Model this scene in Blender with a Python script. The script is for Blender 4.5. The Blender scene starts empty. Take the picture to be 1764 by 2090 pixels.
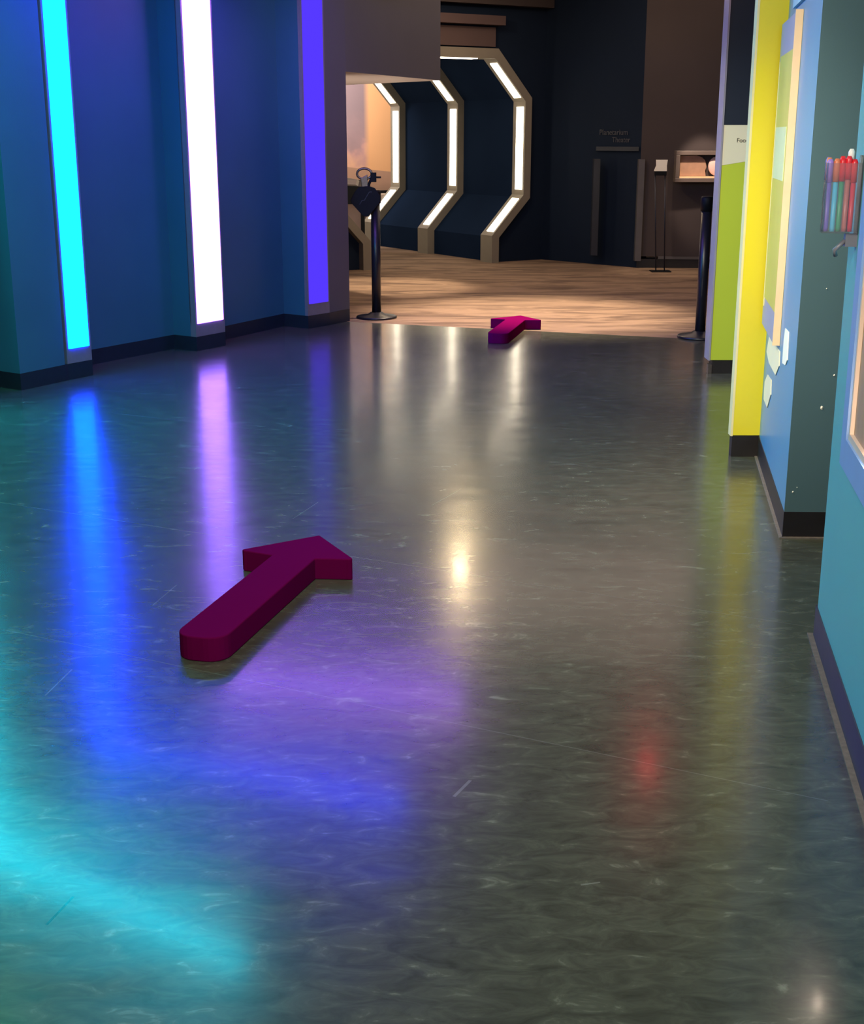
import bpy, bmesh, math, random
from mathutils import Vector, Matrix
random.seed(7)
S = bpy.context.scene
COL = S.collection

# ------------------------------------------------------------------ camera
F_PX, PITCH, CAM_H = 2690.0, math.atan((1045 - 280) / 2690.0), 1.45
cd = bpy.data.cameras.new('camera')
cd.sensor_fit = 'HORIZONTAL'; cd.sensor_width = 36.0; cd.lens = 36.0 * F_PX / 1764.0
cd.clip_start = 0.05; cd.clip_end = 100
cam = bpy.data.objects.new('camera', cd); COL.objects.link(cam)
cam.location = (0, 0, CAM_H); cam.rotation_euler = (math.pi / 2 - PITCH, 0, 0)
S.camera = cam

# ------------------------------------------------------------------ view, world, room lights and added fill lights
S.view_settings.view_transform = 'Standard'
S.view_settings.look = 'None'
S.view_settings.exposure = 0.0
S.view_settings.gamma = 1.0
S.view_settings.use_curve_mapping = False
S.cycles.use_denoising = True
S.cycles.max_bounces = 8
S.cycles.sample_clamp_indirect = 6.0
w = bpy.data.worlds.new('world'); S.world = w; w.use_nodes = True
w.node_tree.nodes['Background'].inputs[0].default_value = (0.6, 0.7, 1.0, 1)
w.node_tree.nodes['Background'].inputs[1].default_value = 0.012

def area(name, loc, target, size, power, col):
    l = bpy.data.lights.new(name, 'AREA'); l.shape = 'RECTANGLE'
    l.size, l.size_y = size; l.energy = power; l.color = col
    o = bpy.data.objects.new(name, l); COL.objects.link(o); o.location = loc
    o.rotation_euler = (Vector(target) - Vector(loc)).to_track_quat('-Z', 'Y').to_euler()
    return o
def spot(name, loc, target, power, col, angle, blend=0.5, radius=0.05):
    l = bpy.data.lights.new(name, 'SPOT'); l.energy = power; l.color = col
    l.spot_size = math.radians(angle); l.spot_blend = blend; l.shadow_soft_size = radius
    o = bpy.data.objects.new(name, l); COL.objects.link(o); o.location = loc
    o.rotation_euler = (Vector(target) - Vector(loc)).to_track_quat('-Z', 'Y').to_euler()
    return o
WARM = (1.0, 0.78, 0.54)
area('corridor_ceiling_lamp', (-0.3, 1.6, 2.55), (0.9, 4.6, 0.4), (0.5, 0.5), 95, (1.0, 0.92, 0.80))
area('corridor_ceiling_lamp', (-0.2, 4.3, 2.55), (1.5, 7.0, 0.6), (0.4, 0.4), 45, (1.0, 0.92, 0.78))
spot('fill_spot', (-0.2, 3.2, 2.5), (1.50, 6.1, 0.35), 300, (1.0, 0.94, 0.80), 46, 1.0, 0.06)  # added spot, brightens the lower part of the yellow panel
spot('fill_spot', (0.3, 6.3, 2.5), (1.95, 8.3, 0.6), 260, (1.0, 0.94, 0.80), 54, 1.0, 0.06)  # added spot for the lime panel, no fixture behind it
spot('fill_spot', (1.2, 6.5, 2.5), (-0.3, 11.6, 2.4), 165, (1.0, 0.86, 0.80), 46, 1.0, 0.06)  # added spot that lifts the header wall to its ambient level
spot('fill_spot', (-1.9, 4.6, 2.5), (1.42, 5.3, 0.75), 330, (1.0, 0.82, 0.52), 44, 1.0, 0.06)  # added warm spot for the blue wall and its cards
spot('soffit_fill_spot', (-1.6, 12.2, 0.5), (-0.5, 12.5, 2.0), 85, (1.0, 0.84, 0.72), 90, 0.8, 0.1)  # added out of sight behind the wall end to brighten the soffit
spot('carpet_downlight', (0.95, 11.2, 3.4), (0.85, 11.15, 0), 1500, WARM, 54, 0.75)
spot('carpet_downlight', (-0.45, 13.5, 3.4), (-0.5, 13.4, 0), 800, WARM, 36, 0.7)
spot('carpet_downlight', (2.6, 14.6, 3.3), (2.75, 15.0, 0), 160, WARM, 30, 0.8)
spot('display_case_spot', (2.9, 14.3, 2.2), (3.05, 15.25, 1.12), 130, (1.0, 0.78, 0.62), 30, 0.5)
spot('fascia_spot', (-0.3, 13.9, 3.2), (0.0, 15.7, 2.9), 60, WARM, 60, 0.9)
area('hall_fill_light', (1.7, 13.2, 3.42), (1.7, 13.2, 0), (4.0, 4.0), 62, (1.0, 0.73, 0.58))  # added wide area light for hall ambient and warm floor haze
area('mural_fill_light', (-1.6, 18.5, 3.1), (-1.1, 19.9, 1.0), (2.6, 0.3), 165, (1.0, 0.92, 0.82))  # added without a fixture to brighten the mural

# ------------------------------------------------------------------ materials
def lin(c):
    return tuple(((x / 255) / 12.92 if x / 255 <= 0.04045 else ((x / 255 + 0.055) / 1.055) ** 2.4) for x in c)
def mat(name, rgb, rough=0.5, metal=0.0, spec=0.5, var=0.0, scale=8.0, bump=0.0, bscale=60.0):
    m = bpy.data.materials.new(name); m.use_nodes = True
    nt = m.node_tree; b = nt.nodes['Principled BSDF']
    c = lin(rgb)
    b.inputs['Base Color'].default_value = (*c, 1); b.inputs['Roughness'].default_value = rough
    b.inputs['Metallic'].default_value = metal; b.inputs['Specular IOR Level'].default_value = spec
    tc = nt.nodes.new('ShaderNodeTexCoord')
    if var > 0:
        n = nt.nodes.new('ShaderNodeTexNoise'); n.inputs['Scale'].default_value = scale; n.inputs['Detail'].default_value = 4
        r = nt.nodes.new('ShaderNodeValToRGB')
        r.color_ramp.elements[0].position = 0.3; r.color_ramp.elements[1].position = 0.7
        r.color_ramp.elements[0].color = (*[x * (1 - var) for x in c], 1)
        r.color_ramp.elements[1].color = (*[min(1, x * (1 + var)) for x in c], 1)
        nt.links.new(tc.outputs['Object'], n.inputs['Vector']); nt.links.new(n.outputs['Fac'], r.inputs['Fac'])
        nt.links.new(r.outputs['Color'], b.inputs['Base Color'])
    if bump > 0:
        n2 = nt.nodes.new('ShaderNodeTexNoise'); n2.inputs['Scale'].default_value = bscale
        bp = nt.nodes.new('ShaderNodeBump'); bp.inputs['Strength'].default_value = bump; bp.inputs['Distance'].default_value = 0.002
        nt.links.new(tc.outputs['Object'], n2.inputs['Vector']); nt.links.new(n2.outputs['Fac'], bp.inputs['Height'])
        nt.links.new(bp.outputs['Normal'], b.inputs['Normal'])
    return m
def emit(name, rgb, strength):
    m = bpy.data.materials.new(name); m.use_nodes = True; nt = m.node_tree
    nt.nodes.remove(nt.nodes['Principled BSDF'])
    e = nt.nodes.new('ShaderNodeEmission'); e.inputs[0].default_value = (*rgb, 1); e.inputs[1].default_value = strength
    nt.links.new(e.outputs[0], nt.nodes['Material Output'].inputs[0])
    return m

class G:                                                             # tiny node helper
    def __init__(s, nt): s.nt = nt
    def math(s, op, a, b=None, clamp=False):
        n = s.nt.nodes.new('ShaderNodeMath'); n.operation = op; n.use_clamp = clamp
        for i, v in enumerate((a, b)):
            if v is None: continue
            if isinstance(v, (int, float)): n.inputs[i].default_value = v
            else: s.nt.links.new(v, n.inputs[i])
        return n.outputs[0]
    def noise(s, vec, scale, detail=4, rough=0.55, dist=0.0):
        n = s.nt.nodes.new('ShaderNodeTexNoise'); n.inputs['Scale'].default_value = scale
        n.inputs['Detail'].default_value = detail; n.inputs['Roughness'].default_value = rough; n.inputs['Distortion'].default_value = dist
        s.nt.links.new(vec, n.inputs['Vector']); return n.outputs['Fac']
    def mapping(s, vec, rot=0.0, scale=(1, 1, 1)):
        n = s.nt.nodes.new('ShaderNodeMapping'); n.inputs['Rotation'].default_value = (0, 0, rot); n.inputs['Scale'].default_value = scale
        s.nt.links.new(vec, n.inputs['Vector']); return n.outputs[0]
    def ramp(s, fac, stops):
        n = s.nt.nodes.new('ShaderNodeValToRGB'); cr = n.color_ramp
        while len(cr.elements) < len(stops): cr.elements.new(0.5)
        for e, (p, c) in zip(cr.elements, stops): e.position = p; e.color = (*c, 1) if len(c) == 3 else c
        s.nt.links.new(fac, n.inputs['Fac']); return n.outputs['Color']
    def mix(s, fac, a, b):
        n = s.nt.nodes.new('ShaderNodeMix'); n.data_type = 'RGBA'
        for sock, v in ((n.inputs[0], fac), (n.inputs[6], a), (n.inputs[7], b)):
            if isinstance(v, (int, float)): sock.default_value = v
            elif isinstance(v, tuple): sock.default_value = (*v, 1)
            else: s.nt.links.new(v, sock)
        return n.outputs[2]
    def segment(s, X, Y, a, b, wd):                                  # 1 on a thin line a-b, else 0
        ax, ay = a; dx, dy = b[0] - ax, b[1] - ay; L = math.hypot(dx, dy); dx /= L; dy /= L
        px = s.math('SUBTRACT', X, ax); py = s.math('SUBTRACT', Y, ay)
        u = s.math('ADD', s.math('MULTIPLY', px, dx), s.math('MULTIPLY', py, dy))
        v = s.math('ABSOLUTE', s.math('SUBTRACT', s.math('MULTIPLY', px, dy), s.math('MULTIPLY', py, dx)))
        i = s.math('LESS_THAN', v, wd)
        i = s.math('MULTIPLY', i, s.math('GREATER_THAN', u, 0.0))
        return s.math('MULTIPLY', i, s.math('LESS_THAN', u, L))

def vinyl_floor():
    m = bpy.data.materials.new('polished_vinyl_floor'); m.use_nodes = True; nt = m.node_tree; g = G(nt)
    b = nt.nodes['Principled BSDF']
    tc = nt.nodes.new('ShaderNodeTexCoord'); P = tc.outputs['Object']
    sx = nt.nodes.new('ShaderNodeSeparateXYZ'); nt.links.new(P, sx.inputs[0]); X, Y = sx.outputs[0], sx.outputs[1]
    pv = g.mapping(P, 0.0, (11, 24, 1))
    fl = g.noise(pv, 1.0, 6, 0.62, 0.9)
    big = g.noise(g.mapping(P, 0.3, (1, 1.6, 1)), 1.3, 3)
    base = g.ramp(fl, [(0.28, lin((56, 56, 46))), (0.5, lin((78, 78, 66))), (0.62, lin((90, 91, 77))), (0.76, lin((140, 142, 124)))])
    base = g.mix(g.math('MULTIPLY', big, 0.5), base, lin((68, 70, 60)))
    scr = None
    for a, c, wd in (((-1.045, 3.286), (-1.02, 3.47), 0.002), ((-0.55, 5.0), (-0.47, 5.25), 0.0015), ((0.05, 2.72), (0.09, 2.8), 0.004),
                     ((-0.9, 4.0), (-0.86, 4.2), 0.0015), ((0.0, 5.2), (0.12, 5.45), 0.0015), ((0.3, 2.35), (0.34, 2.36), 0.002)):
        q = g.segment(X, Y, a, c, wd); scr = q if scr is None else g.math('MAXIMUM', scr, q)
    seam = None
    for a, c in (((-1.9, 4.07), (0.9, 2.70)), ((-1.9, 5.30), (1.3, 3.74)), ((-2.3, 10.34), (1.75, 8.35)), ((-2.0, 7.2), (1.6, 5.43))):
        q = g.segment(X, Y, a, c, 0.0016); seam = q if seam is None else g.math('MAXIMUM', seam, q)
    gouge = g.segment(X, Y, (-0.738, 2.21), (-0.712, 2.308), 0.0028)
    base = g.mix(g.math('MULTIPLY', scr, 0.3), base, lin((165, 168, 160)))
    base = g.mix(g.math('MULTIPLY', seam, 0.30), base, lin((140, 142, 138)))
    base = g.mix(g.math('MULTIPLY', gouge, 0.8), base, lin((22, 24, 20)))
    nt.links.new(base, b.inputs['Base Color'])
    ro = g.math('ADD', g.math('MULTIPLY', g.noise(pv, 1.6, 4), 0.08), 0.155)
    ro = g.math('ADD', ro, g.math('MULTIPLY', big, 0.06))
    nt.links.new(ro, b.inputs['Roughness'])
    b.inputs['Specular IOR Level'].default_value = 0.5
    b.inputs['Coat Weight'].default_value = 0.16; b.inputs['Coat Roughness'].default_value = 0.11
    wav = g.noise(g.mapping(P, 0.45, (1.2, 2.2, 1)), 1.2, 2)
    h = g.math('ADD', g.math('MULTIPLY', wav, 0.010), g.math('MULTIPLY', fl, 0.00006))
    h = g.math('SUBTRACT', h, g.math('MULTIPLY', seam, 0.0006))
    cc = g.math('DIVIDE', g.math('SUBTRACT', g.math('ADD', g.math('MULTIPLY', X, 0.44), g.math('MULTIPLY', Y, 0.90)), 0.63), 1.1)
    wn = nt.nodes.new('ShaderNodeTexWhiteNoise'); wn.noise_dimensions = '1D'; nt.links.new(g.math('FLOOR', cc), wn.inputs['W'])
    h = g.math('ADD', h, g.math('MULTIPLY', g.math('MULTIPLY', g.math('SUBTRACT', wn.outputs['Value'], 0.5), 0.022), g.math('FRACT', cc)))
    bp = nt.nodes.new('ShaderNodeBump'); bp.inputs['Strength'].default_value = 0.35; bp.inputs['Distance'].default_value = 1.0
    nt.links.new(h, bp.inputs['Height']); nt.links.new(bp.outputs['Normal'], b.inputs['Normal'])
    return m
def carpet():
    m = bpy.data.materials.new('streaked_brown_carpet'); m.use_nodes = True; nt = m.node_tree; g = G(nt)
    b = nt.nodes['Principled BSDF']; tc = nt.nodes.new('ShaderNodeTexCoord'); P = tc.outputs['Object']
    n = g.noise(g.mapping(P, 0.35, (0.55, 2.6, 1)), 1.6, 5, 0.6, 1.2)
    c = g.ramp(n, [(0.30, lin((92, 76, 66))), (0.45, lin((122, 102, 87))), (0.55, lin((152, 128, 108))), (0.7, lin((112, 93, 80)))])
    f = g.noise(P, 220.0, 2)
    c = g.mix(g.math('MULTIPLY', f, 0.35), c, lin((70, 56, 50)))
    nt.links.new(c, b.inputs['Base Color']); b.inputs['Roughness'].default_value = 0.95; b.inputs['Specular IOR Level'].default_value = 0.1
    bp = nt.nodes.new('ShaderNodeBump'); bp.inputs['Strength'].default_value = 0.5; bp.inputs['Distance'].default_value = 0.004
    nt.links.new(f, bp.inputs['Height']); nt.links.new(bp.outputs['Normal'], b.inputs['Normal'])
    return m
def mural():
    m = bpy.data.materials.new('canyon_mural_print'); m.use_nodes = True; nt = m.node_tree; g = G(nt)
    b = nt.nodes['Principled BSDF']; tc = nt.nodes.new('ShaderNodeTexCoord'); P = tc.outputs['Object']
    sx = nt.nodes.new('ShaderNodeSeparateXYZ'); nt.links.new(P, sx.inputs[0]); X, Z = sx.outputs[0], sx.outputs[2]
    cloud = g.noise(g.mapping(P, 0, (1, 1, 1)), 3.2, 3)
    left = g.ramp(g.math('ADD', g.math('MULTIPLY', g.math('SUBTRACT', 1.95, Z), 0.62), g.math('MULTIPLY', g.math('SUBTRACT', cloud, 0.5), 0.5)),
                  [(0.1, lin((140, 118, 124))), (0.36, lin((158, 128, 132))), (0.44, lin((190, 145, 140))), (0.6, lin((225, 172, 140)))])
    right = g.ramp(Z, [(0.0, lin((196, 150, 120))), (0.5, lin((228, 172, 124))), (1.0, lin((228, 170, 122)))])
    edge = g.math('MULTIPLY', g.math('ADD', X, 1.0), 12.0, True)
    c = g.mix(edge, left, right)
    low = g.math('LESS_THAN', g.math('ADD', Z, g.math('MULTIPLY', X, 0.12)), 0.88)
    c = g.mix(low, c, lin((178, 138, 116)))
    nt.links.new(c, b.inputs['Base Color']); b.inputs['Roughness'].default_value = 0.6
    return m
M = dict(
    navy=mat('deep_teal_wall_paint', (50, 102, 122), 0.55, var=0.06, scale=2, bump=0.15, bscale=120),
    charcoal=mat('charcoal_wall_paint', (90, 88, 95), 0.6, var=0.05, scale=2),
    soffit=mat('soffit_paint', (205, 190, 180), 0.5, var=0.04, scale=2),
    black_base=mat('black_vinyl_base', (34, 30, 30), 0.4, var=0.1, scale=20),
    navy_base=mat('dark_vinyl_base', (30, 40, 52), 0.4, var=0.1, scale=20),
    plum_base=mat('plum_black_base', (58, 52, 66), 0.42, var=0.12, scale=20),
    wax=mat('dull_wax_edge', (116, 106, 98), 0.6, var=0.2, scale=60),
    metal=mat('brushed_grey_housing', (138, 132, 140), 0.5, 0.3, var=0.05, scale=30),
    floor=vinyl_floor(), carpet=carpet(), mural=mural(),
    ceil=mat('dark_ceiling_paint', (34, 34, 40), 0.8, var=0.05),
    dark=mat('near_black_navy_wall', (25, 37, 58), 0.8, spec=0.0, var=0.08, scale=1.5),
    hallnavy=mat('navy_hall_wall', (18, 30, 48), 0.7, spec=0.15, var=0.08, scale=1.5),
    brown=mat('dark_brown_wall', (62, 52, 50), 0.7, var=0.08, scale=1.5),
    fascia=mat('light_browned_fascia', (84, 66, 64), 0.6, var=0.06, scale=2),  # brown tone stands in for light falling on the fascia
    arch=mat('warm_grey_arch_paint', (128, 121, 108), 0.5, var=0.04, scale=6),
    teal_dark=mat('dark_teal_paint', (78, 106, 110), 0.5, var=0.03, scale=2, bump=0.1, bscale=150),
    blue=mat('mid_blue_paint', (76, 138, 184), 0.35, var=0.03, scale=2),
    teal=mat('teal_blue_paint', (92, 182, 192), 0.4, var=0.03, scale=1.5, bump=0.1, bscale=150),
    yellow=mat('yellow_green_laminate', (226, 208, 44), 0.4, var=0.02, scale=2),
    cream=mat('cream_edge_band', (228, 214, 160), 0.45, var=0.04, scale=10),
    green=mat('lime_green_laminate', (182, 196, 58), 0.4, var=0.02, scale=2),
    lavender=mat('lavender_edge_trim', (146, 142, 150), 0.35, var=0.08, scale=5),
    navyprint=mat('navy_printed_panel', (20, 30, 46), 0.5, var=0.05, scale=2),
    offwhite=mat('off_white_panel', (222, 214, 186), 0.5, var=0.02, scale=4),
    ink=mat('dark_ink', (60, 58, 50), 0.6, var=0.05),
    greyink=mat('grey_wall_lettering', (64, 66, 74), 0.6, var=0.05),
    black=mat('black_powder_coat', (24, 25, 34), 0.35, var=0.1, scale=30),
    blackdull=mat('black_plastic', (9, 11, 16), 0.6, spec=0.2, var=0.1, scale=30),
    steel=mat('worn_steel', (120, 108, 100), 0.35, 0.8, var=0.15, scale=40),
    purple=mat('plum_purple_plastic', (108, 7, 70), 0.9, 0.0, 0.0, var=0.02, scale=4),
    wood=mat('pale_wood_edge', (236, 198, 152), 0.5, var=0.05, scale=12),
    board_border=mat('grey_lavender_border', (150, 152, 180), 0.45, var=0.03),
    board_green=mat('olive_green_graphic', (200, 190, 88), 0.45, var=0.05, scale=5),
    mint=mat('pale_mint_graphic', (206, 216, 172), 0.45, var=0.03),
    white=mat('white_card', (240, 236, 222), 0.5, var=0.02),
    ivory=mat('ivory_card', (238, 226, 190), 0.5, var=0.02),
    palegrey=mat('pale_blue_board', (160, 196, 216), 0.5, var=0.06, scale=9),
    frameblue=mat('periwinkle_frame', (130, 166, 222), 0.4, var=0.03),
    lip=mat('pink_beige_lip', (222, 196, 176), 0.5, var=0.03),
    picture=mat('tan_brown_print', (184, 142, 104), 0.5, var=0.2, scale=6),
    parchment=mat('tan_parchment', (170, 132, 106), 0.7, var=0.15, scale=9, bump=0.4, bscale=14),
    rose=mat('pale_rose_stone', (232, 196, 184), 0.55, var=0.08, scale=7, bump=0.3, bscale=10),
    casegrey=mat('brown_grey_case', (96, 84, 78), 0.5, var=0.06),
    trimgrey=mat('grey_metal_trim', (92, 88, 88), 0.45, 0.2, var=0.12, scale=4),
    trimdark=mat('dark_grey_metal_trim', (40, 43, 55), 0.45, 0.2, var=0.12, scale=4),
    bench=mat('bench_top_white', (240, 216, 196), 0.5, var=0.03),
    benchface=mat('bench_face_taupe', (150, 128, 122), 0.6, var=0.1, scale=4),
)
def clear_plastic():
    m = bpy.data.materials.new('clear_acrylic'); m.use_nodes = True; nt = m.node_tree
    nt.nodes.remove(nt.nodes['Principled BSDF'])
    t = nt.nodes.new('ShaderNodeBsdfTransparent'); t.inputs[0].default_value = (0.98, 0.97, 0.985, 1)
    gl = nt.nodes.new('ShaderNodeBsdfGlossy'); gl.inputs['Roughness'].default_value = 0.12
    d = nt.nodes.new('ShaderNodeBsdfDiffuse'); d.inputs[0].default_value = (0.75, 0.7, 0.75, 1)
    fr = nt.nodes.new('ShaderNodeFresnel'); fr.inputs[0].default_value = 1.45
    a = nt.nodes.new('ShaderNodeMixShader'); c = nt.nodes.new('ShaderNodeMixShader'); c.inputs[0].default_value = 0.06
    nt.links.new(fr.outputs[0], a.inputs[0]); nt.links.new(t.outputs[0], a.inputs[1]); nt.links.new(gl.outputs[0], a.inputs[2])
    nt.links.new(a.outputs[0], c.inputs[1]); nt.links.new(d.outputs[0], c.inputs[2]); nt.links.new(c.outputs[0], nt.nodes['Material Output'].inputs[0])
    return m
M['acrylic'] = clear_plastic()
M['led_cyan'] = emit('light_strip_cyan_blue', (0.0005, 0.033, 1.0), 36)
M['led_teal'] = emit('light_strip_turquoise', (0.001, 0.80, 1.0), 34)
M['led_green'] = emit('light_strip_green', (0.05, 1.0, 0.35), 12)
M['led_white'] = emit('light_strip_bright_violet', (0.30, 0.13, 1.0), 8.6)
M['led_white_ceiling'] = emit('ceiling_strip_bright_violet', (0.40, 0.14, 1.0), 22)
M['led_violet'] = emit('light_strip_violet', (0.095, 0.042, 1.0), 1.0)
M['led_warm'] = emit('arch_light_warm_white', (1.0, 0.86, 0.64), 8.0)
M['lamp_warm'] = emit('lamp_warm', (1.0, 0.74, 0.42), 480)
M['lamp_red'] = emit('lamp_red', (1.0, 0.05, 0.06), 32)
M['floor_spot_glow'] = emit('floor_spot_glow', (1.0, 0.8, 0.62), 700)  # glow of the small ball added at the picture frame

# ------------------------------------------------------------------ mesh helpers
def box(bm, x0, x1, y0, y1, z0, z1, mi=0):
    vs = [bm.verts.new(c) for c in ((x0, y0, z0), (x1, y0, z0), (x1, y1, z0), (x0, y1, z0), (x0, y0, z1), (x1, y0, z1), (x1, y1, z1), (x0, y1, z1))]
    for f in ((0, 3, 2, 1), (4, 5, 6, 7), (0, 1, 5, 4), (1, 2, 6, 5), (2, 3, 7, 6), (3, 0, 4, 7)):
        bm.faces.new([vs[i] for i in f]).material_index = mi
def prism(bm, pts, z0, z1, mis=None, mi=0):                          # plan polygon extruded upward
    n = len(pts)
    a = [bm.verts.new((p[0], p[1], z0)) for p in pts]; b = [bm.verts.new((p[0], p[1], z1)) for p in pts]
    bm.faces.new(a[::-1]).material_index = mi; bm.faces.new(b).material_index = mi
    for i in range(n):
        f = bm.faces.new((a[i], a[(i + 1) % n], b[(i + 1) % n], b[i])); f.material_index = mis[i] if mis else mi
def hull8(bm, c, mi=0):                                              # c: 8 corners, bottom ring then top ring
    vs = [bm.verts.new(p) for p in c]
    for f in ((3, 2, 1, 0), (4, 5, 6, 7), (0, 1, 5, 4), (1, 2, 6, 5), (2, 3, 7, 6), (3, 0, 4, 7)):
        bm.faces.new([vs[i] for i in f]).material_index = mi
def lathe(bm, prof, cx=0, cy=0, seg=32, mi=0):
    rings = []
    for r, z in prof:
        rings.append([bm.verts.new((cx + r * math.cos(2 * math.pi * k / seg), cy + r * math.sin(2 * math.pi * k / seg), z)) for k in range(seg)] if r > 1e-6 else [bm.verts.new((cx, cy, z))])
    for A, B in zip(rings, rings[1:]):
        for k in range(seg):
            k2 = (k + 1) % seg
            if len(A) == 1 and len(B) == 1: continue
            if len(A) == 1: f = bm.faces.new((A[0], B[k2], B[k]))
            elif len(B) == 1: f = bm.faces.new((A[k], A[k2], B[0]))
            else: f = bm.faces.new((A[k], A[k2], B[k2], B[k]))
            f.material_index = mi; f.smooth = True
def tube(bm, pts, r, seg=10, closed=False):
    pts = [Vector(p) for p in pts]; n = len(pts); rings = []
    for i, p in enumerate(pts):
        a = pts[(i - 1) % n] if closed or i > 0 else p
        b = pts[(i + 1) % n] if closed or i < n - 1 else p
        d = (b - a).normalized(); u = d.orthogonal().normalized() if not rings else (rings[-1][1] - d * rings[-1][1].dot(d)).normalized()
        v = d.cross(u)
        rings.append(([bm.verts.new(p + (u * math.cos(2 * math.pi * k / seg) + v * math.sin(2 * math.pi * k / seg)) * r) for k in range(seg)], u))
    R = [q[0] for q in rings]
    for i in range(n if closed else n - 1):
        A, B = R[i], R[(i + 1) % n]
        for k in range(seg):
            bm.faces.new((A[k], A[(k + 1) % seg], B[(k + 1) % seg], B[k])).smooth = True
    if not closed:
        bm.faces.new(R[0][::-1]); bm.faces.new(R[-1])
ROOT = {}
def link_mesh(name, bm, mats, origin, parent=None, bevel=0.0):
    bmesh.ops.recalc_face_normals(bm, faces=bm.faces[:])
    bmesh.ops.translate(bm, verts=bm.verts[:], vec=-Vector(origin))
    me = bpy.data.meshes.new(name); bm.to_mesh(me); bm.free()
    for m in (mats if isinstance(mats, (list, tuple)) else [mats]): me.materials.append(m)
    o = bpy.data.objects.new(name, me); COL.objects.link(o)
    if parent: o.parent = parent
    if bevel > 0:
        md = o.modifiers.new('bevel', 'BEVEL'); md.width = bevel; md.segments = 2; md.limit_method = 'ANGLE'
    return o
def tag(o, label, cat, group=None):
    o['label'] = label; o['category'] = cat
    if group: o['group'] = group
    return o
def struct(name, bm, mats, bevel=0.0):
    o = link_mesh(name, bm, mats, (0, 0, 0), None, bevel); o['kind'] = 'structure'; return o
def thing(name, loc, label, cat, group=None):
    o = bpy.data.objects.new(name, None); COL.objects.link(o); o.location = loc; o.empty_display_size = 0.1
    ROOT[o.name] = Vector(loc); return tag(o, label, cat, group)
def root_loc(p):
    while p.parent: p = p.parent
    return ROOT[p.name]
def part(name, bm, mats, parent, bevel=0.0):                         # vertices given in world space
    return link_mesh(name, bm, mats, root_loc(parent), parent, bevel)
def single(name, bm, mats, loc, label, cat, group=None, bevel=0.0):
    o = link_mesh(name, bm, mats, loc, None, bevel); o.location = loc; ROOT[o.name] = Vector(loc); return tag(o, label, cat, group)
def copy_thing(root, loc, label, group=None):
    r = root.copy(); COL.objects.link(r); r.location = loc; r['label'] = label; ROOT[r.name] = Vector(loc)
    if group: r['group'] = group
    for ch in root.children:
        c = ch.copy(); COL.objects.link(c); c.parent = r
        for gch in ch.children:
            d = gch.copy(); COL.objects.link(d); d.parent = c
    return r
def text_bm(txt, size, extrude=0.001):                               # lettering as mesh in the XY plane, left-bottom at origin
    cu = bpy.data.curves.new('lettering', 'FONT'); cu.body = txt; cu.size = size; cu.extrude = extrude
    o = bpy.data.objects.new('lettering', cu); COL.objects.link(o)
    me = bpy.data.meshes.new_from_object(o.evaluated_get(bpy.context.evaluated_depsgraph_get()))
    bm = bmesh.new(); bm.from_mesh(me)
    bpy.data.objects.remove(o); bpy.data.curves.remove(cu); bpy.data.meshes.remove(me)
    return bm
def V2(x, y): return Vector((x, y))

# ------------------------------------------------------------------ setting: floors and ceilings
CA, CB = V2(-0.65, 10.77), V2(1.83, 9.87)                            # where vinyl meets carpet
cdv = (CB - CA) / 2.48
cl, cr = CA - cdv * 4.0, CB + cdv * 1.6
bm = bmesh.new(); prism(bm, [(-4.65, -2), (3.4, -2), tuple(cr), tuple(cl)], -0.05, 0.0); struct('floor', bm, M['floor'])
bm = bmesh.new(); prism(bm, [tuple(cl), tuple(cr), (5.5, cr.y), (5.5, 23), (-4.65, 23)], -0.05, 0.0); struct('floor_carpet', bm, M['carpet'])
bm = bmesh.new(); prism(bm, [(-4.65, -2), (3.4, -2), (3.4, 9.5), (-0.6, 10.6), (-1.4, 11.6), (-4.65, 11.6)], 2.6, 2.68); struct('ceiling', bm, M['ceil'])
bm = bmesh.new(); prism(bm, [(-4.65, 10.0), (5.5, 10.0), (5.5, 23), (-4.65, 23)], 3.45, 3.5); struct('ceiling_hall', bm, M['ceil'])
bm = bmesh.new(); box(bm, -4.65, 3.4, -2.1, -2.0, 0, 2.6); struct('wall_front', bm, M['ceil'])

# ------------------------------------------------------------------ setting: left wall, a sawtooth of dark panels
U = V2(0.495, 0.869); NRM = V2(0.869, -0.495)                        # along the wall / out of the wall
STRIPS = [((-3.45, 5.81), (-3.34, 5.98)), ((-2.85, 6.95), (-2.74, 7.12)), ((-2.255, 8.094), (-2.145, 8.262)), ((-1.655, 9.237), (-1.492, 9.503)), ((-0.973, 10.37), (-0.819, 10.58))]
def behind(i, k):
    l, r = V2(*STRIPS[i][0]), V2(*STRIPS[i][1]); d = (r - l).normalized(); n = V2(d.y, -d.x)
    return [tuple(l - n * k), tuple(r - n * k)]
def left_line(k):
    return [(-4.6, 4.4), (-3.63, 5.93), *behind(0, k), (-3.60, 6.15), (-3.03, 7.07), *behind(1, k), (-2.99, 7.29), (-2.62, 7.86), (-2.444, 7.743),
            (-2.265, 8.07), *behind(2, k), (-2.395, 8.43), (-1.835, 9.356), *behind(3, k), (-1.64, 9.593), (-1.177, 10.519), *behind(4, k)]
E1, E2 = (-0.819, 10.58), (-0.674, 10.831)
bm = bmesh.new(); prism(bm, left_line(0.03) + [(-1.6, 11.2), (-5.6, 5.0)], 0.1, 2.6); struct('wall_left', bm, M['navy'])
bm = bmesh.new(); prism(bm, [E1, E2, (-0.85, 10.92), (-1.3, 11.2), (-1.0, 10.68)], 0.1, 3.45); struct('wall_end', bm, M['charcoal'])
bm = bmesh.new(); prism(bm, left_line(0.0) + [E2, (-1.6, 11.3), (-5.6, 5.0)], 0.0, 0.099); struct('baseboard_left', bm, M['navy_base'])
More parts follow.
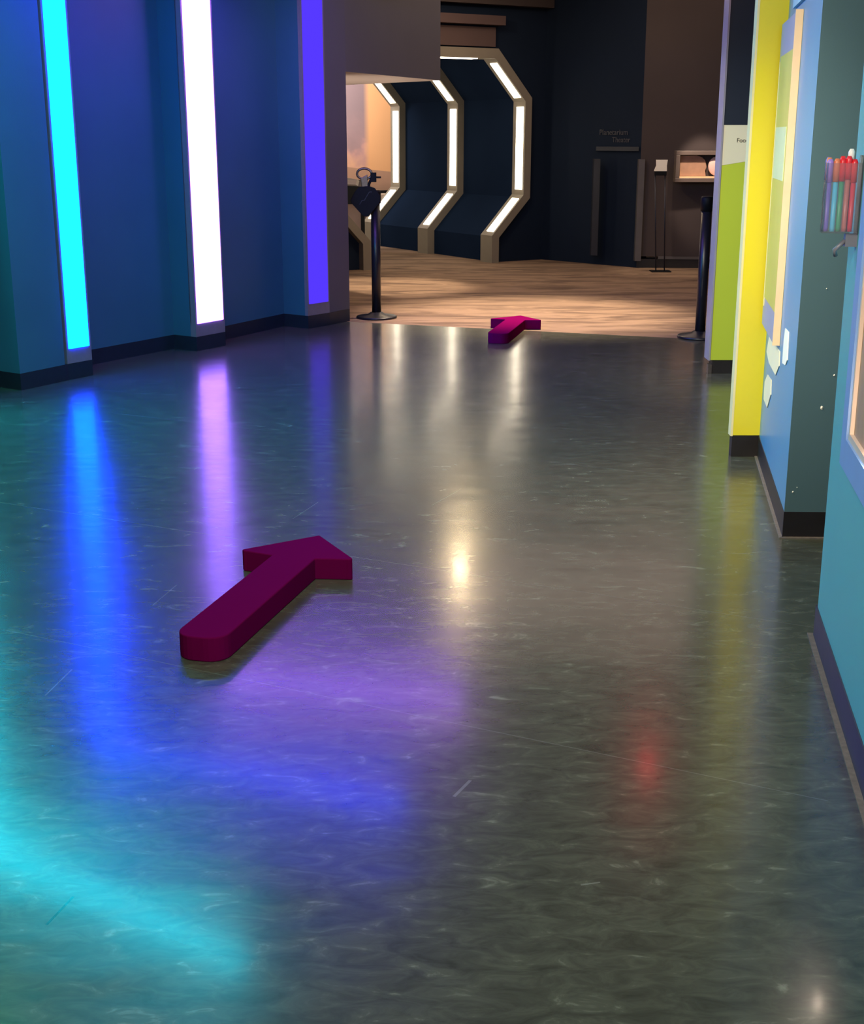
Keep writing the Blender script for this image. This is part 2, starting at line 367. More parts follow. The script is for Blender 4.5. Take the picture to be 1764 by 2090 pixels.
# header over the side opening; its underside is the pale soffit
bm = bmesh.new()
hp = [E2, (0.075, 12.5), (-1.0, 13.75), (-2.2, 12.8), (-1.5, 11.25), (-0.85, 10.92)]
prism(bm, hp, 1.942, 3.45, mi=0)
for f in bm.faces:
    if abs(f.normal.z) > 0.9 or f.calc_center_median().z < 2.0: f.material_index = 1
struct('wall_header', bm, [M['charcoal'], M['soffit']])

# ------------------------------------------------------------------ setting: right walls
W0 = V2(1.153, 3.71); WV = V2(0.165, 0.986).normalized(); WN = V2(0.986, -0.165).normalized()   # along, into the wall
def wp(s, o): p = W0 + WV * s - WN * o; return (p.x, p.y)            # o = distance out into the corridor
bm = bmesh.new(); prism(bm, [wp(0, 0), wp(0, -1.2), wp(-5.3, -1.2), wp(-5.3, 0)], 0.1, 2.6); struct('wall_right', bm, M['teal'])
bm = bmesh.new(); prism(bm, [wp(0.02, 0.004), wp(0.02, -1.2), wp(-5.3, -1.2), wp(-5.3, 0.004)], 0, 0.1, mi=0)
prism(bm, [wp(0.035, 0.02), wp(0.035, 0), wp(-5.3, 0), wp(-5.3, 0.02)], 0, 0.004, mi=1)
struct('baseboard_right', bm, [M['plum_base'], M['wax']])
B0 = V2(1.32, 4.75); BE = B0 + WV * 1.34
bm = bmesh.new(); prism(bm, [(B0.x, B0.y), (2.6, 4.72), (2.6, 6.2), (BE.x + 0.02, BE.y), (BE.x, BE.y)], 0.1, 2.6, mis=[0, 0, 0, 0, 1])
def speck(x, z, r):
    k = 7; c = [bm.verts.new((x + r * math.cos(6.283 * i / k) * random.uniform(.6, 1.1), 4.7485 - 0.0235 * (x - 1.32) , z + r * 1.3 * math.sin(6.283 * i / k) * random.uniform(.6, 1.1))) for i in range(k)]
    t = bm.verts.new((x, 4.744 - 0.0235 * (x - 1.32), z))
    for i in range(k): bm.faces.new((c[i], c[(i + 1) % k], t)).material_index = 2
for x, z, r in ((1.427, 0.497, 0.008), (1.463, 0.617, 0.004), (1.346, 0.178, 0.004), (1.498, 0.717, 0.004), (1.41, 0.93, 0.002), (1.36, 0.195, .002)): speck(x, z, r)
struct('wall_right_column', bm, [M['teal_dark'], M['blue'], M['white']])
bm = bmesh.new(); prism(bm, [(B0.x - 0.002, B0.y - 0.004), (2.6, 4.716), (2.6, 6.2), (BE.x + 0.02, BE.y), (BE.x - 0.004, BE.y)], 0, 0.1, mi=0)
nx = (-WN.x * 0.016, -WN.y * 0.016)
prism(bm, [(B0.x - 0.016, B0.y - 0.016), (2.6, 4.70), (2.6, 4.72), (B0.x + 0.01, B0.y)], 0, 0.004, mi=1)
prism(bm, [(B0.x - 0.016, B0.y - 0.016), (B0.x, B0.y), (BE.x, BE.y), (BE.x + nx[0], BE.y + nx[1])], 0, 0.004, mi=1)
struct('baseboard_right_column', bm, [M['black_base'], M['wax']])
bm = bmesh.new(); prism(bm, [(2.62, 6.12), (2.72, 6.12), (2.72, 8.6), (2.62, 8.6)], 0, 2.6); struct('wall_right_recess', bm, M['navy'])

# ------------------------------------------------------------------ setting: back of the hall
TD = V2(-0.515, 0.857); RD = V2(0.857, 0.515); A0 = V2(0.7156, 15.992)    # tunnel axis / across it / foot of the first arch
def ap(s, t): p = A0 + RD * s + TD * t; return (p.x, p.y)
INNER = [(0.0, 0.0), (0.0, 0.32), (0.445, 0.785), (0.45, 1.855), (0.02, 2.32)]
OUTER = [(0.10, 0.0), (0.10, 0.295), (0.54, 0.748), (0.543, 1.895), (0.06, 2.43)]
CS = -1.64
def full(pr): return pr + [(CS - s, z) for s, z in pr[::-1]]
IN, OUT = full(INNER), full(OUTER)
bm = bmesh.new()                                                     # fascia round the tunnel mouth
def a3(s, z, t): x, y = ap(s, t); return (x, y, z)
rect = []
for s, z in OUT:
    if s > CS / 2: rect.append((0.82, z) if z < 2.0 else (0.82, 2.9))
    else: rect.append((-3.6, z) if z < 2.0 else (-3.6, 2.9))
for t in (0.10,):
    for i in range(len(OUT) - 1):
        q = [OUT[i], OUT[i + 1], rect[i + 1], rect[i]]
        hull8(bm, [a3(s, z, t) for s, z in q] + [a3(s, z, t + 0.03) for s, z in q])
struct('wall_back', bm, M['hallnavy'])
bm = bmesh.new()                                                     # tunnel lining
for i in range(len(OUT) - 1):
    (s0, z0), (s1, z1) = OUT[i], OUT[i + 1]
    d = V2(s1 - s0, z1 - z0).normalized(); n = V2(d.y, -d.x) * 0.03
    q = [(s0, z0), (s1, z1), (s1 + n.x, z1 + n.y), (s0 + n.x, z0 + n.y)]
    hull8(bm, [a3(s, z, 0.13) for s, z in q] + [a3(s, z, 3.24) for s, z in q])
struct('wall_tunnel', bm, M['dark'])
bm = bmesh.new(); q = [(-3.4, 0), (2.2, 0), (2.2, 3.4), (-3.4, 3.4)]
hull8(bm, [a3(s, z, 4.38) for s, z in q] + [a3(s, z, 4.43) for s, z in q]); struct('wall_mural', bm, M['mural'])
bm = bmesh.new()                                                     # board and ledge over the arches, brown standing in for light on them
hull8(bm, [a3(s, z, 0.05) for s, z in ((-1.5, 2.45), (0.05, 2.45), (0.05, 2.66), (-1.5, 2.66))] + [a3(s, z, 0.095) for s, z in ((-1.5, 2.45), (0.05, 2.45), (0.05, 2.66), (-1.5, 2.66))])
hull8(bm, [a3(s, z, -0.05) for s, z in ((-1.5, 2.68), (0.12, 2.68), (0.12, 2.78), (-1.5, 2.78))] + [a3(s, z, 0.095) for s, z in ((-1.5, 2.68), (0.12, 2.68), (0.12, 2.78), (-1.5, 2.78))])
struct('trim_1', bm, M['fascia'])
bm = bmesh.new(); prism(bm, [ap(0.80, 0.10), (2.36, 15.42), (2.5, 15.6), ap(0.9, 0.3)], 0, 3.45); struct('wall_hall', bm, M['hallnavy'])
bm = bmesh.new(); q = [(-3.6, 2.9), (0.82, 2.9), (0.82, 3.45), (-3.6, 3.45)]
hull8(bm, [a3(s, z, -0.02) for s, z in q] + [a3(s, z, 0.1) for s, z in q]); struct('wall_bulkhead', bm, M['brown'])
bm = bmesh.new(); prism(bm, [(2.36, 15.42), (4.6, 15.25), (4.6, 15.45), (2.5, 15.62)], 0.13, 3.45); struct('wall_hall_right', bm, M['brown'])
bm = bmesh.new(); prism(bm, [(2.36, 15.415), (4.6, 15.245), (4.6, 15.45), (2.5, 15.62)], 0.0, 0.10, mi=0)
prism(bm, [(2.60, 15.385), (4.6, 15.23), (4.6, 15.45), (2.62, 15.6)], 0.10, 0.13, mi=1)
struct('baseboard_hall', bm, [M['black_base'], M['trimgrey']])
bm = bmesh.new(); box(bm, 4.6, 4.7, 9.3, 15.4, 0, 3.45); struct('wall_hall_side', bm, M['brown'])
bm = bmesh.new()
for a, b in (((1.862, 15.70), (1.93, 15.65)),):
    prism(bm, [(a[0], a[1] - 0.03), (b[0], b[1] - 0.03), (b[0], b[1] + 0.1), (a[0], a[1] + 0.1)], 0.12, 1.21)
struct('trim_2', bm, M['trimdark'])
bm = bmesh.new(); prism(bm, [(2.33, 15.36), (2.40, 15.355), (2.40, 15.45), (2.33, 15.46)], 0.08, 1.21); struct('trim_3', bm, M['trimgrey'])

# ------------------------------------------------------------------ light strips on the left wall (each runs up the wall and over the ceiling)
def light_strip(l, r, ceil_end, m, label, mc=None, led_top=2.5, depth=0.05, led_bot=0.19):
    l, r = V2(*l), V2(*r); d = (r - l).normalized(); n = V2(d.y, -d.x)
    wdt = (r - l).length; c = (l + r) / 2
    root = thing('light_strip', (c.x, c.y, 0.1), label, 'light strip', 'coloured light strips along the left wall')
    bm = bmesh.new()
    back_l, back_r = l - n * depth, r - n * depth
    lip = 0.015
    prism(bm, [l, r, back_r, back_l], 0.1, led_bot)                # foot of the housing
    prism(bm, [l, l + d * lip, back_l + d * lip, back_l], led_bot, 2.55)
    prism(bm, [r - d * lip, r, back_r, back_r - d * lip], led_bot, 2.55)
    prism(bm, [l - n * (depth - .01), r - n * (depth - .01), back_r, back_l], led_bot, 2.55)
    part('housing', bm, M['metal'], root)
    bm = bmesh.new()
    a, b = l + d * (lip + .002), r - d * (lip + .002)
    prism(bm, [a - n * 0.02, a + n * 0.004, a + n * 0.010 + d * 0.02, b + n * 0.010 - d * 0.02, b + n * 0.004, b - n * 0.02], led_bot + .001, led_top)
    part('diffuser', bm, m, root)
    e = V2(*ceil_end); dd = (e - c).normalized(); pp = V2(-dd.y, dd.x) * (wdt * 0.36)
    bm = bmesh.new(); prism(bm, [c + n * .02 - pp, c + n * .02 + pp, e + pp, e - pp], 2.52, 2.56); part('ceiling_diffuser', bm, mc or m, root)
    bm = bmesh.new(); pp *= 1.3; prism(bm, [c - n * .02 - pp, c - n * .02 + pp, e + pp, e - pp], 2.56, 2.599); part('ceiling_housing', bm, M['metal'], root)
    return root
light_strip(*STRIPS[2], (-0.18, 7.40), M['led_cyan'], 'bright cyan light strip, leftmost tall strip standing on the dark wall')
light_strip(*STRIPS[3], (0.22, 8.95), M['led_white'], 'dazzling white light strip in the middle of the three wall strips', M['led_white_ceiling'])
light_strip(*STRIPS[4], (0.0, 10.4), M['led_violet'], 'deep violet light strip beside the grey wall and its side opening')
light_strip(*STRIPS[1], (-0.95, 5.75), M['led_teal'], 'turquoise light strip nearer than the cyan one, seen as a glow on the floor')
light_strip(*STRIPS[0], (-1.7, 4.6), M['led_green'], 'green light strip nearest the viewer, a faint tint in the floor corner')

# ------------------------------------------------------------------ lit arches of the tunnel
def make_arch():
    root = thing('light_arch', (*ap(CS / 2, 0), 0), 'nearest and tallest-looking warm-lit angular arch, its right foot on the carpet', 'arch', 'lit angular arches of the tunnel')
    bm = bmesh.new()
    for i in range(len(IN) - 1):
        q = [IN[i], IN[i + 1], OUT[i + 1], OUT[i]]
        hull8(bm, [a3(s, z, 0) for s, z in q] + [a3(s, z, 0.25) for s, z in q])
    bmesh.ops.remove_doubles(bm, verts=bm.verts[:], dist=1e-5)
    part('arch_frame', bm, M['arch'], root)
    for i in range(1, len(IN) - 2):
        (s0, z0), (s1, z1) = IN[i], IN[i + 1]
        d = V2(s1 - s0, z1 - z0); L = d.length; d /= L; n = V2(-d.y, d.x)
        a = V2(s0, z0) + d * 0.06; b = V2(s1, z1) - d * 0.06
        if i == 4: a = V2(s0, z0) + d * .22; b = V2(s1, z1) - d * .22
        q = [a - n * .004, b - n * .004, b + n * 0.007, a + n * 0.007]
        bm = bmesh.new(); hull8(bm, [a3(s, z, 0.035) for s, z in q] + [a3(s, z, 0.178) for s, z in q])
        part('diffuser', bm, M['led_warm'], root, 0.003)
    return root
arch = make_arch()
for k, lab in ((1, 'middle of the three warm-lit angular arches, standing behind the nearest one'), (2, 'farthest warm-lit angular arch in front of the peach mural')):
    copy_thing(arch, (*ap(CS / 2, 1.5 * k), 0), lab)

# bench in front of the mural
bm0 = (0, 0)
root = thing('bench', (*ap(0.05, 4.2), 0), 'long taupe bench with a pale top under the peach mural', 'bench')
bm = bmesh.new(); q = [(-1.2, 0), (1.3, 0), (1.3, 0.59), (-1.2, 0.59)]
hull8(bm, [a3(s, z, 4.05) for s, z in q] + [a3(s, z, 4.36) for s, z in q]); part('body', bm, M['benchface'], root)
bm = bmesh.new(); q = [(-1.2, 0.592), (1.3, 0.592), (1.3, 0.65), (-1.2, 0.65)]
hull8(bm, [a3(s, z, 4.0) for s, z in q] + [a3(s, z, 4.36) for s, z in q]); part('top', bm, M['bench'], root, 0.004)
bm = bmesh.new(); q = [(-1.15, 0.652), (1.25, 0.652), (1.25, 0.69), (-1.15, 0.69)]
hull8(bm, [a3(s, z, 4.2) for s, z in q] + [a3(s, z, 4.36) for s, z in q]); part('back_rail', bm, M['blackdull'], root)
# dark exhibit case beside the opening
root = thing('exhibit_case', (-1.13, 17.6, 0), 'dark box exhibit with a sloped pale lid, glimpsed through the side opening', 'exhibit case')
bm = bmesh.new(); hull8(bm, [(-1.55, 17.4, 0.62), (-0.84, 17.4, 0.62), (-0.84, 17.8, 0.62), (-1.55, 17.8, 0.62), (-1.55, 17.4, 0.86), (-0.84, 17.4, 0.84), (-0.84, 17.8, 0.90), (-1.55, 17.8, 0.98)])
part('case_body', bm, M['blackdull'], root)
bm = bmesh.new(); hull8(bm, [(-1.53, 17.42, 0.862), (-0.95, 17.42, 0.845), (-0.95, 17.76, 0.90), (-1.53, 17.76, 0.975), (-1.53, 17.42, 0.885), (-0.98, 17.42, 0.865), (-0.98, 17.76, 0.92), (-1.53, 17.76, 1.0)])
part('lid', bm, M['casegrey'], root)
for sx in (-1.5, -0.9):
    bm = bmesh.new(); box(bm, sx - .025, sx + .025, 17.5, 17.55, 0, 0.62); part('leg', bm, M['blackdull'], root)

# ------------------------------------------------------------------ stanchions
def make_stanchion(loc):
    x, y = loc
    root = thing('stanchion', (x, y, 0), 'black stanchion by the grey wall end, carrying a tilted black sign and ring', 'stanchion', 'black stanchions either side of the carpet entry')
    bm = bmesh.new(); lathe(bm, [(0, 0), (0.168, 0), (0.17, 0.012), (0.16, 0.020), (0.07, 0.034), (0.05, 0.05), (0, 0.05)], x, y, 48); part('base', bm, M['black'], root)
    bm = bmesh.new(); lathe(bm, [(0, 0.04), (0.038, 0.04), (0.038, 0.93), (0, 0.93)], x, y, 24); part('post', bm, M['black'], root)
    bm = bmesh.new(); lathe(bm, [(0, 0.93), (0.046, 0.93), (0.046, 1.02), (0.04, 1.035), (0, 1.035)], x, y, 24); part('belt_head', bm, M['blackdull'], root)
    return root
st = make_stanchion((-0.462, 11.02))
sr = copy_thing(st, (2.015, 9.90, 0), 'slim black stanchion on the right, half hidden behind the lime green panel')
# extra parts only on the left one: tilted sign plate, ring and clamp
x, y = -0.462, 11.02
bm = bmesh.new()
pl = [(-0.02, 0.83), (0.02, 0.83), (0.115, 0.94), (0.12, 0.99), (0.075, 1.055), (0.03, 1.07), (-0.05, 1.065), (-0.085, 1.03), (-0.125, 0.96), (-0.12, 0.94)]
pts = [(x - 0.075 + a, 0, b - 0.0) for a, b in pl]
n = len(pts); fa = [bm.verts.new((p[0], y - 0.066, p[2])) for p in pts]; fb = [bm.verts.new((p[0], y - 0.05, p[2])) for p in pts]
bm.faces.new(fa); bm.faces.new(fb[::-1])
for i in range(n): bm.faces.new((fa[i], fa[(i + 1) % n], fb[(i + 1) % n], fb[i]))
plate = part('sign_plate', bm, M['blackdull'], st, 0.003)
bm = bmesh.new()
tube(bm, [(x - 0.125 + 0.02 * k, y - 0.068, 0.925 + 0.022 * k + 0.012 * math.sin(k * 2.1)) for k in range(6)], 0.003, 6); part('scribble', bm, M['greyink'], plate)
bm = bmesh.new(); tube(bm, [(x - 0.085 + 0.06 * math.cos(a * .3927), y - 0.02, 1.165 + 0.042 * math.sin(a * .3927)) for a in range(16)], 0.010, 8, True); part('ring', bm, M['steel'], st)
bm = bmesh.new(); tube(bm, [(x - 0.045, y - 0.03, 1.0), (x - 0.05, y - 0.03, 1.08), (x - 0.02, y - 0.02, 1.15)], 0.012, 8)
box(bm, x - 0.035, x + 0.012, y - 0.045, y - 0.005, 1.10, 1.175); box(bm, x - 0.02, x + 0.05, y - 0.035, y - 0.02, 1.13, 1.145); part('clamp', bm, M['blackdull'], st, 0.003)
bm = bmesh.new(); hull8(bm, [(x - 0.10, y - 0.05, 1.02), (x - 0.055, y - 0.05, 1.02), (x - 0.055, y - 0.02, 1.02), (x - 0.10, y - 0.02, 1.02), (x - 0.115, y - 0.05, 1.13), (x - 0.06, y - 0.05, 1.16), (x - 0.06, y - 0.02, 1.16), (x - 0.115, y - 0.02, 1.13)]); part('bracket', bm, M['steel'], st, 0.004)

# ------------------------------------------------------------------ purple direction arrows
def make_arrow(tip, ax, label):
    T = V2(*tip); A = V2(*ax).normalized(); R = V2(A.y, -A.x); th = 0.075
    half = [(0.0, 0.0), (-0.012, 0.012), (-0.222, 0.197), (-0.232, 0.201), (-0.241, 0.192), (-0.241, 0.182), (-0.262, 0.0775)]
    r = 0.06
    for k in range(7):
        a = math.pi / 2 * k / 6; half.append((-1.04 + r - r * math.sin(a), 0.0775 - r + r * math.cos(a)))
    out = half + [(a, -b) for a, b in half[:0:-1]]
    c = T - A * 0.5; bm = bmesh.new()
    prism(bm, [tuple(T + A * a + R * b) for a, b in out], 0.0, th)
    return single('direction_arrow', bm, M['purple'], (c.x, c.y, 0), label, 'arrow', 'purple direction arrows on the floor', 0.004)
make_arrow((-0.405, 4.532), (0.257, 0.966), 'large dark purple arrow lying on the grey vinyl in the foreground')
make_arrow((0.711, 10.60), (0.228, 0.974), 'small-looking far purple arrow lying where the vinyl meets the carpet')

# ------------------------------------------------------------------ yellow-green and lime partition fins
YF = 6.05
root = thing('partition_panel', (1.49, YF + .03, 0), 'narrow bright yellow upright panel standing between the blue wall and the lime panel', 'partition panel')
bm = bmesh.new(); prism(bm, [(1.412, YF), (1.62, YF), (1.62, YF + 0.05), (1.412, YF + 0.05)], 0.104, 2.6); part('panel', bm, M['yellow'], root)
bm = bmesh.new(); prism(bm, [(1.402, YF - .001), (1.4118, YF - .001), (1.4118, YF + 0.052), (1.402, YF + 0.052)], 0.10, 2.6); part('edge_band', bm, M['cream'], root)
bm = bmesh.new(); prism(bm, [(1.41, YF + .002), (1.62, YF + .002), (1.62, YF + 0.05), (1.41, YF + 0.05)], 0.0, 0.1035); part('plinth', bm, M['black_base'], root)
GF = 8.32
root = thing('partition_panel', (2.1, GF + .06, 0), 'lime green upright panel with an off-white band and dark top, behind the yellow panel', 'partition panel')
bm = bmesh.new()
hull8(bm, [(1.768, GF, 0.088), (2.5, GF, 0.088), (2.5, GF + .12, 0.088), (1.768, GF + .12, 0.088), (1.768, GF, 1.283), (2.5, GF, 1.40), (2.5, GF + .12, 1.40), (1.768, GF + .12, 1.283)])
part('lower_panel', bm, M['green'], root)
bm = bmesh.new()
hull8(bm, [(1.768, GF, 1.284), (2.5, GF, 1.401), (2.5, GF + .12, 1.401), (1.768, GF + .12, 1.284), (1.768, GF, 1.521), (2.5, GF, 1.521), (2.5, GF + .12, 1.521), (1.768, GF + .12, 1.521)])
band = part('sign_band', bm, M['offwhite'], root)
bm = text_bm('Food', 0.036); bmesh.ops.transform(bm, matrix=Matrix.Translation((1.851, GF - 0.0012, 1.420)) @ Matrix.Rotation(math.pi / 2, 4, 'X'), verts=bm.verts[:]); part('lettering', bm, M['ink'], band)
bm = bmesh.new(); prism(bm, [(1.768, GF), (2.5, GF), (2.5, GF + .12), (1.768, GF + .12)], 1.522, 2.6); top = part('upper_panel', bm, M['navyprint'], root)
bm = bmesh.new(); tube(bm, [(1.945 + 0.022 * math.cos(k * .3927), GF - 0.002, 1.672 + 0.024 * math.sin(k * .3927)) for k in range(16)], 0.0055, 6, True); part('emblem', bm, M['offwhite'], top)
bm = bmesh.new(); prism(bm, [(1.757, GF - .004), (1.7678, GF - .004), (1.7678, GF + .135), (1.757, GF + .135)], 0.085, 2.6); part('edge_trim', bm, M['lavender'], root)
bm = bmesh.new(); prism(bm, [(1.785, GF + .006), (2.5, GF + .006), (2.5, GF + .12), (1.785, GF + .12)], 0.0, 0.0875); part('plinth', bm, M['black_base'], root)
bm = bmesh.new(); box(bm, 1.758, 1.782, GF + .0, GF + .05, 0, 0.06); part('foot', bm, M['steel'], root)

# ------------------------------------------------------------------ board and cards on the blue wall
def bp(s, o): p = B0 + WV * s - WN * o; return (p.x, p.y)
def slab(bm, s0, s1, o0, o1, z0, z1): prism(bm, [bp(s0, o0), bp(s1, o0), bp(s1, o1), bp(s0, o1)], z0, z1)
root = thing('notice_board', (*bp(0.95, 0.01), 0.633), 'tall green graphic board with pale wooden edge, hung on the blue wall', 'notice board')
bm = bmesh.new(); slab(bm, 0.648, 1.295, 0.001, 0.026, 0.633, 1.915); part('backing', bm, M['board_border'], root)
bm = bmesh.new(); slab(bm, 0.640, 0.6478, 0.001, 0.030, 0.628, 1.922); part('wood_edge', bm, M['wood'], root)
bm = bmesh.new(); slab(bm, 0.66, 1.22, 0.0262, 0.029, 0.76, 1.78); gp = part('graphic', bm, M['board_green'], root)
bm = bmesh.new(); slab(bm, 0.70, 1.19, 0.0292, 0.031, 1.28, 1.49); part('text_block', bm, M['mint'], gp)
bm = bmesh.new(); slab(bm, 1.222, 1.25, 0.0262, 0.030, 0.72, 1.76); part('side_bar', bm, M['cream'], root)
bm = bmesh.new(); slab(bm, 0.60, 1.0, 0.0008, 0.012, 1.955, 2.25); single('wall_card', bm, M['palegrey'], (*bp(0.8, 0.005), 1.955), 'pale blue card pinned just above the green board', 'card')
def card(pts, m, label):                                             # irregular thin card on the blue wall: (s, z) outline
    bm = bmesh.new(); f = [bm.verts.new((*bp(s, 0.0006), z)) for s, z in pts]; b = [bm.verts.new((*bp(s, 0.004), z)) for s, z in pts]
    bm.faces.new(f); bm.faces.new(b[::-1]); n = len(pts)
    for i in range(n): bm.faces.new((f[i], f[(i + 1) % n], b[(i + 1) % n], b[i]))
    sm = sum(p[0] for p in pts) / n; zm = min(p[1] for p in pts)
    single('wall_card', bm, m, (*bp(sm, 0.002), zm), label, 'card', 'small torn cards on the blue wall')
card([(0.433, 0.728), (0.296, 0.732), (0.272, 0.628), (0.328, 0.599), (0.452, 0.587), (0.457, 0.678)], M['white'], 'bright white narrow card on the blue wall beside the board foot')
card([(1.109, 0.608), (0.592, 0.611), (0.579, 0.554), (0.701, 0.495), (1.042, 0.491), (1.207, 0.516)], M['ivory'], 'larger ivory slanted card under the green board')
card([(1.075, 0.433), (0.881, 0.443), (0.855, 0.384), (0.982, 0.302), (1.185, 0.302), (1.195, 0.38)], M['ivory'], 'lowest ivory card, nearest the yellow panel above the baseboard')

# ------------------------------------------------------------------ frame and marker bin on the near teal wall
def wslab(bm, s0, s1, o0, o1, z0, z1, mi=0): prism(bm, [wp(s0, o0), wp(s1, o0), wp(s1, o1), wp(s0, o1)], z0, z1, mi=mi)
root = thing('picture_frame', (*wp(-0.9, 0.01), 0.623), 'periwinkle blue framed picture at the right picture edge on the teal wall', 'picture frame')
bm = bmesh.new(); s0, s1, z0, z1, fw = -0.333, -1.45, 0.623, 1.35, 0.08
wslab(bm, s1, s0, 0.001, 0.022, z0, z0 + fw); wslab(bm, s1, s0, 0.001, 0.022, z1 - fw, z1)
wslab(bm, s0 - fw, s0, 0.001, 0.022, z0 + fw, z1 - fw); wslab(bm, s1, s1 + fw, 0.001, 0.022, z0 + fw, z1 - fw); part('frame', bm, M['frameblue'], root)
bm = bmesh.new(); a0, a1, b0, b1, lw = s0 - fw, s1 + fw, z0 + fw, z1 - fw, 0.018
wslab(bm, a1, a0, 0.001, 0.016, b0, b0 + lw); wslab(bm, a1, a0, 0.001, 0.016, b1 - lw, b1)
wslab(bm, a0 - lw, a0, 0.001, 0.016, b0 + lw, b1 - lw); wslab(bm, a1, a1 + lw, 0.001, 0.016, b0 + lw, b1 - lw); part('lip', bm, M['lip'], root)
bm = bmesh.new(); wslab(bm, a1 + lw, a0 - lw, 0.001, 0.006, b0 + lw, b1 - lw); part('picture', bm, M['picture'], root)
bm = bmesh.new(); bmesh.ops.create_uvsphere(bm, u_segments=16, v_segments=10, radius=0.012, matrix=Matrix.Translation((*wp(-0.75, 0.008), 0.735))); part('floor_spot_emitter', bm, M['floor_spot_glow'], root)  # glowing ball added out of view so its reflection spots the floor

root = thing('marker_bin', (*wp(-0.10, 0.045), 1.20), 'clear plastic bin of coloured markers fixed to the end of the teal wall', 'marker bin')
c0, c1, o0, o1, zb, zt, tk = -0.165, -0.104, 0.004, 0.092, 1.205, 1.385, 0.002
bm = bmesh.new(); wslab(bm, c0, c1, o0, o1, zb, zb + 0.004)
wslab(bm, c0, c0 + tk, o0, o1, zb + .004, zt); wslab(bm, c1 - tk, c1, o0, o1, zb + .004, zt)
wslab(bm, c0 + tk, c1 - tk, o1 - tk, o1, zb + .004, zt); wslab(bm, c0 + tk, c1 - tk, o0, o0 + tk, zb + .004, zt)
part('bin', bm, M['acrylic'], root)
bm = bmesh.new(); wslab(bm, c0 + .01, c0 + .05, 0.0, 0.03, zb - 0.035, zb - 0.001); tube(bm, [(*wp(c0 + .02, 0.03), zb - .02), (*wp(c0 + .02, 0.055), zb - .045), (*wp(c0 + .03, 0.05), zb - .06)], 0.006, 8)
part('bracket', bm, M['metal'], root)
bm = bmesh.new(); wslab(bm, c0, c1, 0.0, o0, zb, zt + 0.02); part('back_plate', bm, M['acrylic'], root)
PEN = [(-0.152, 0.084, (122, 110, 200), (170, 130, 215), 'purple'), (-0.152, 0.067, (88, 205, 235), (235, 130, 90), 'sky blue with an orange cap'), (-0.152, 0.052, (60, 165, 120), (236, 40, 52), 'green with a red cap'),
       (-0.152, 0.037, (196, 120, 110), (240, 44, 60), 'dusty pink with a red cap'), (-0.152, 0.022, (222, 58, 78), (236, 40, 52), 'crimson'), (-0.135, 0.084, (98, 180, 225), (240, 150, 70), 'pale blue with an amber cap'),
       (-0.118, 0.084, (112, 104, 190), (150, 120, 205), 'violet'), (-0.134, 0.03, (120, 110, 118), (248, 240, 232), 'grey with a white cap'), (-0.130, 0.05, (150, 140, 146), (236, 52, 60), 'silver grey with a red cap')]
for s, o, cb, cc, nm in PEN:
    px, py = wp(s, o); h = random.uniform(-0.004, 0.006) + (0.018 if 'white' in nm else 0)
    pr = thing('marker', (px, py, 1.2095), nm + ' marker pen standing in the clear bin', 'marker', 'marker pens in the clear bin')
    bm = bmesh.new(); lathe(bm, [(0, 1.2095), (0.0062, 1.2095), (0.0066, 1.22), (0.0066, 1.338 + h), (0, 1.338 + h)], px, py, 14); part('barrel', bm, mat('barrel_' + nm.split()[0], cb, 0.35, var=0.03), pr)
    bm = bmesh.new(); lathe(bm, [(0, 1.3385 + h), (0.0085, 1.3385 + h), (0.0085, 1.39 + h), (0.005, 1.398 + h), (0, 1.398 + h)], px, py, 14); part('cap', bm, mat('cap_' + nm.split()[0], cc, 0.35, var=0.03), pr)

# ------------------------------------------------------------------ far right of the hall
def wall_lettering(txt, x, y, z, size, ang, m, label):
    bm = text_bm(txt, size, 0.002); bmesh.ops.transform(bm, matrix=Matrix.Translation((x, y, z)) @ Matrix.Rotation(ang, 4, 'Z') @ Matrix.Rotation(math.pi / 2, 4, 'X'), verts=bm.verts[:])
    return single('wall_lettering', bm, m, (x, y, z), label, 'lettering')
ang = math.atan2(15.42 - 16.49, 2.36 - 1.35)
def hall(u): a = V2(*ap(0.80, 0.10)); b = V2(2.36, 15.42); return a + (b - a) * u
h0 = hall(0.58); hd = (hall(1) - hall(0)).normalized(); ha = math.atan2(hd.y, hd.x)
wall_lettering('Planetarium', h0.x + .0 , h0.y - .012, 1.475, 0.088, ha, M['greyink'], 'faint grey upper word on the dark hall wall')
h1 = hall(0.71); wall_lettering('Theater', h1.x, h1.y - .012, 1.395, 0.082, ha, M['greyink'], 'faint grey lower word on the dark hall wall')
bm = bmesh.new(); p, q = hall(0.55), hall(0.97); prism(bm, [(p.x, p.y - 0.05), (q.x, q.y - 0.05), (q.x, q.y + .02), (p.x, p.y + .02)], 1.30, 1.345)
single('wall_ledge', bm, M['trimdark'], ((p.x + q.x) / 2, (p.y + q.y) / 2, 1.30), 'dark grey ledge under the faint wall lettering', 'ledge')

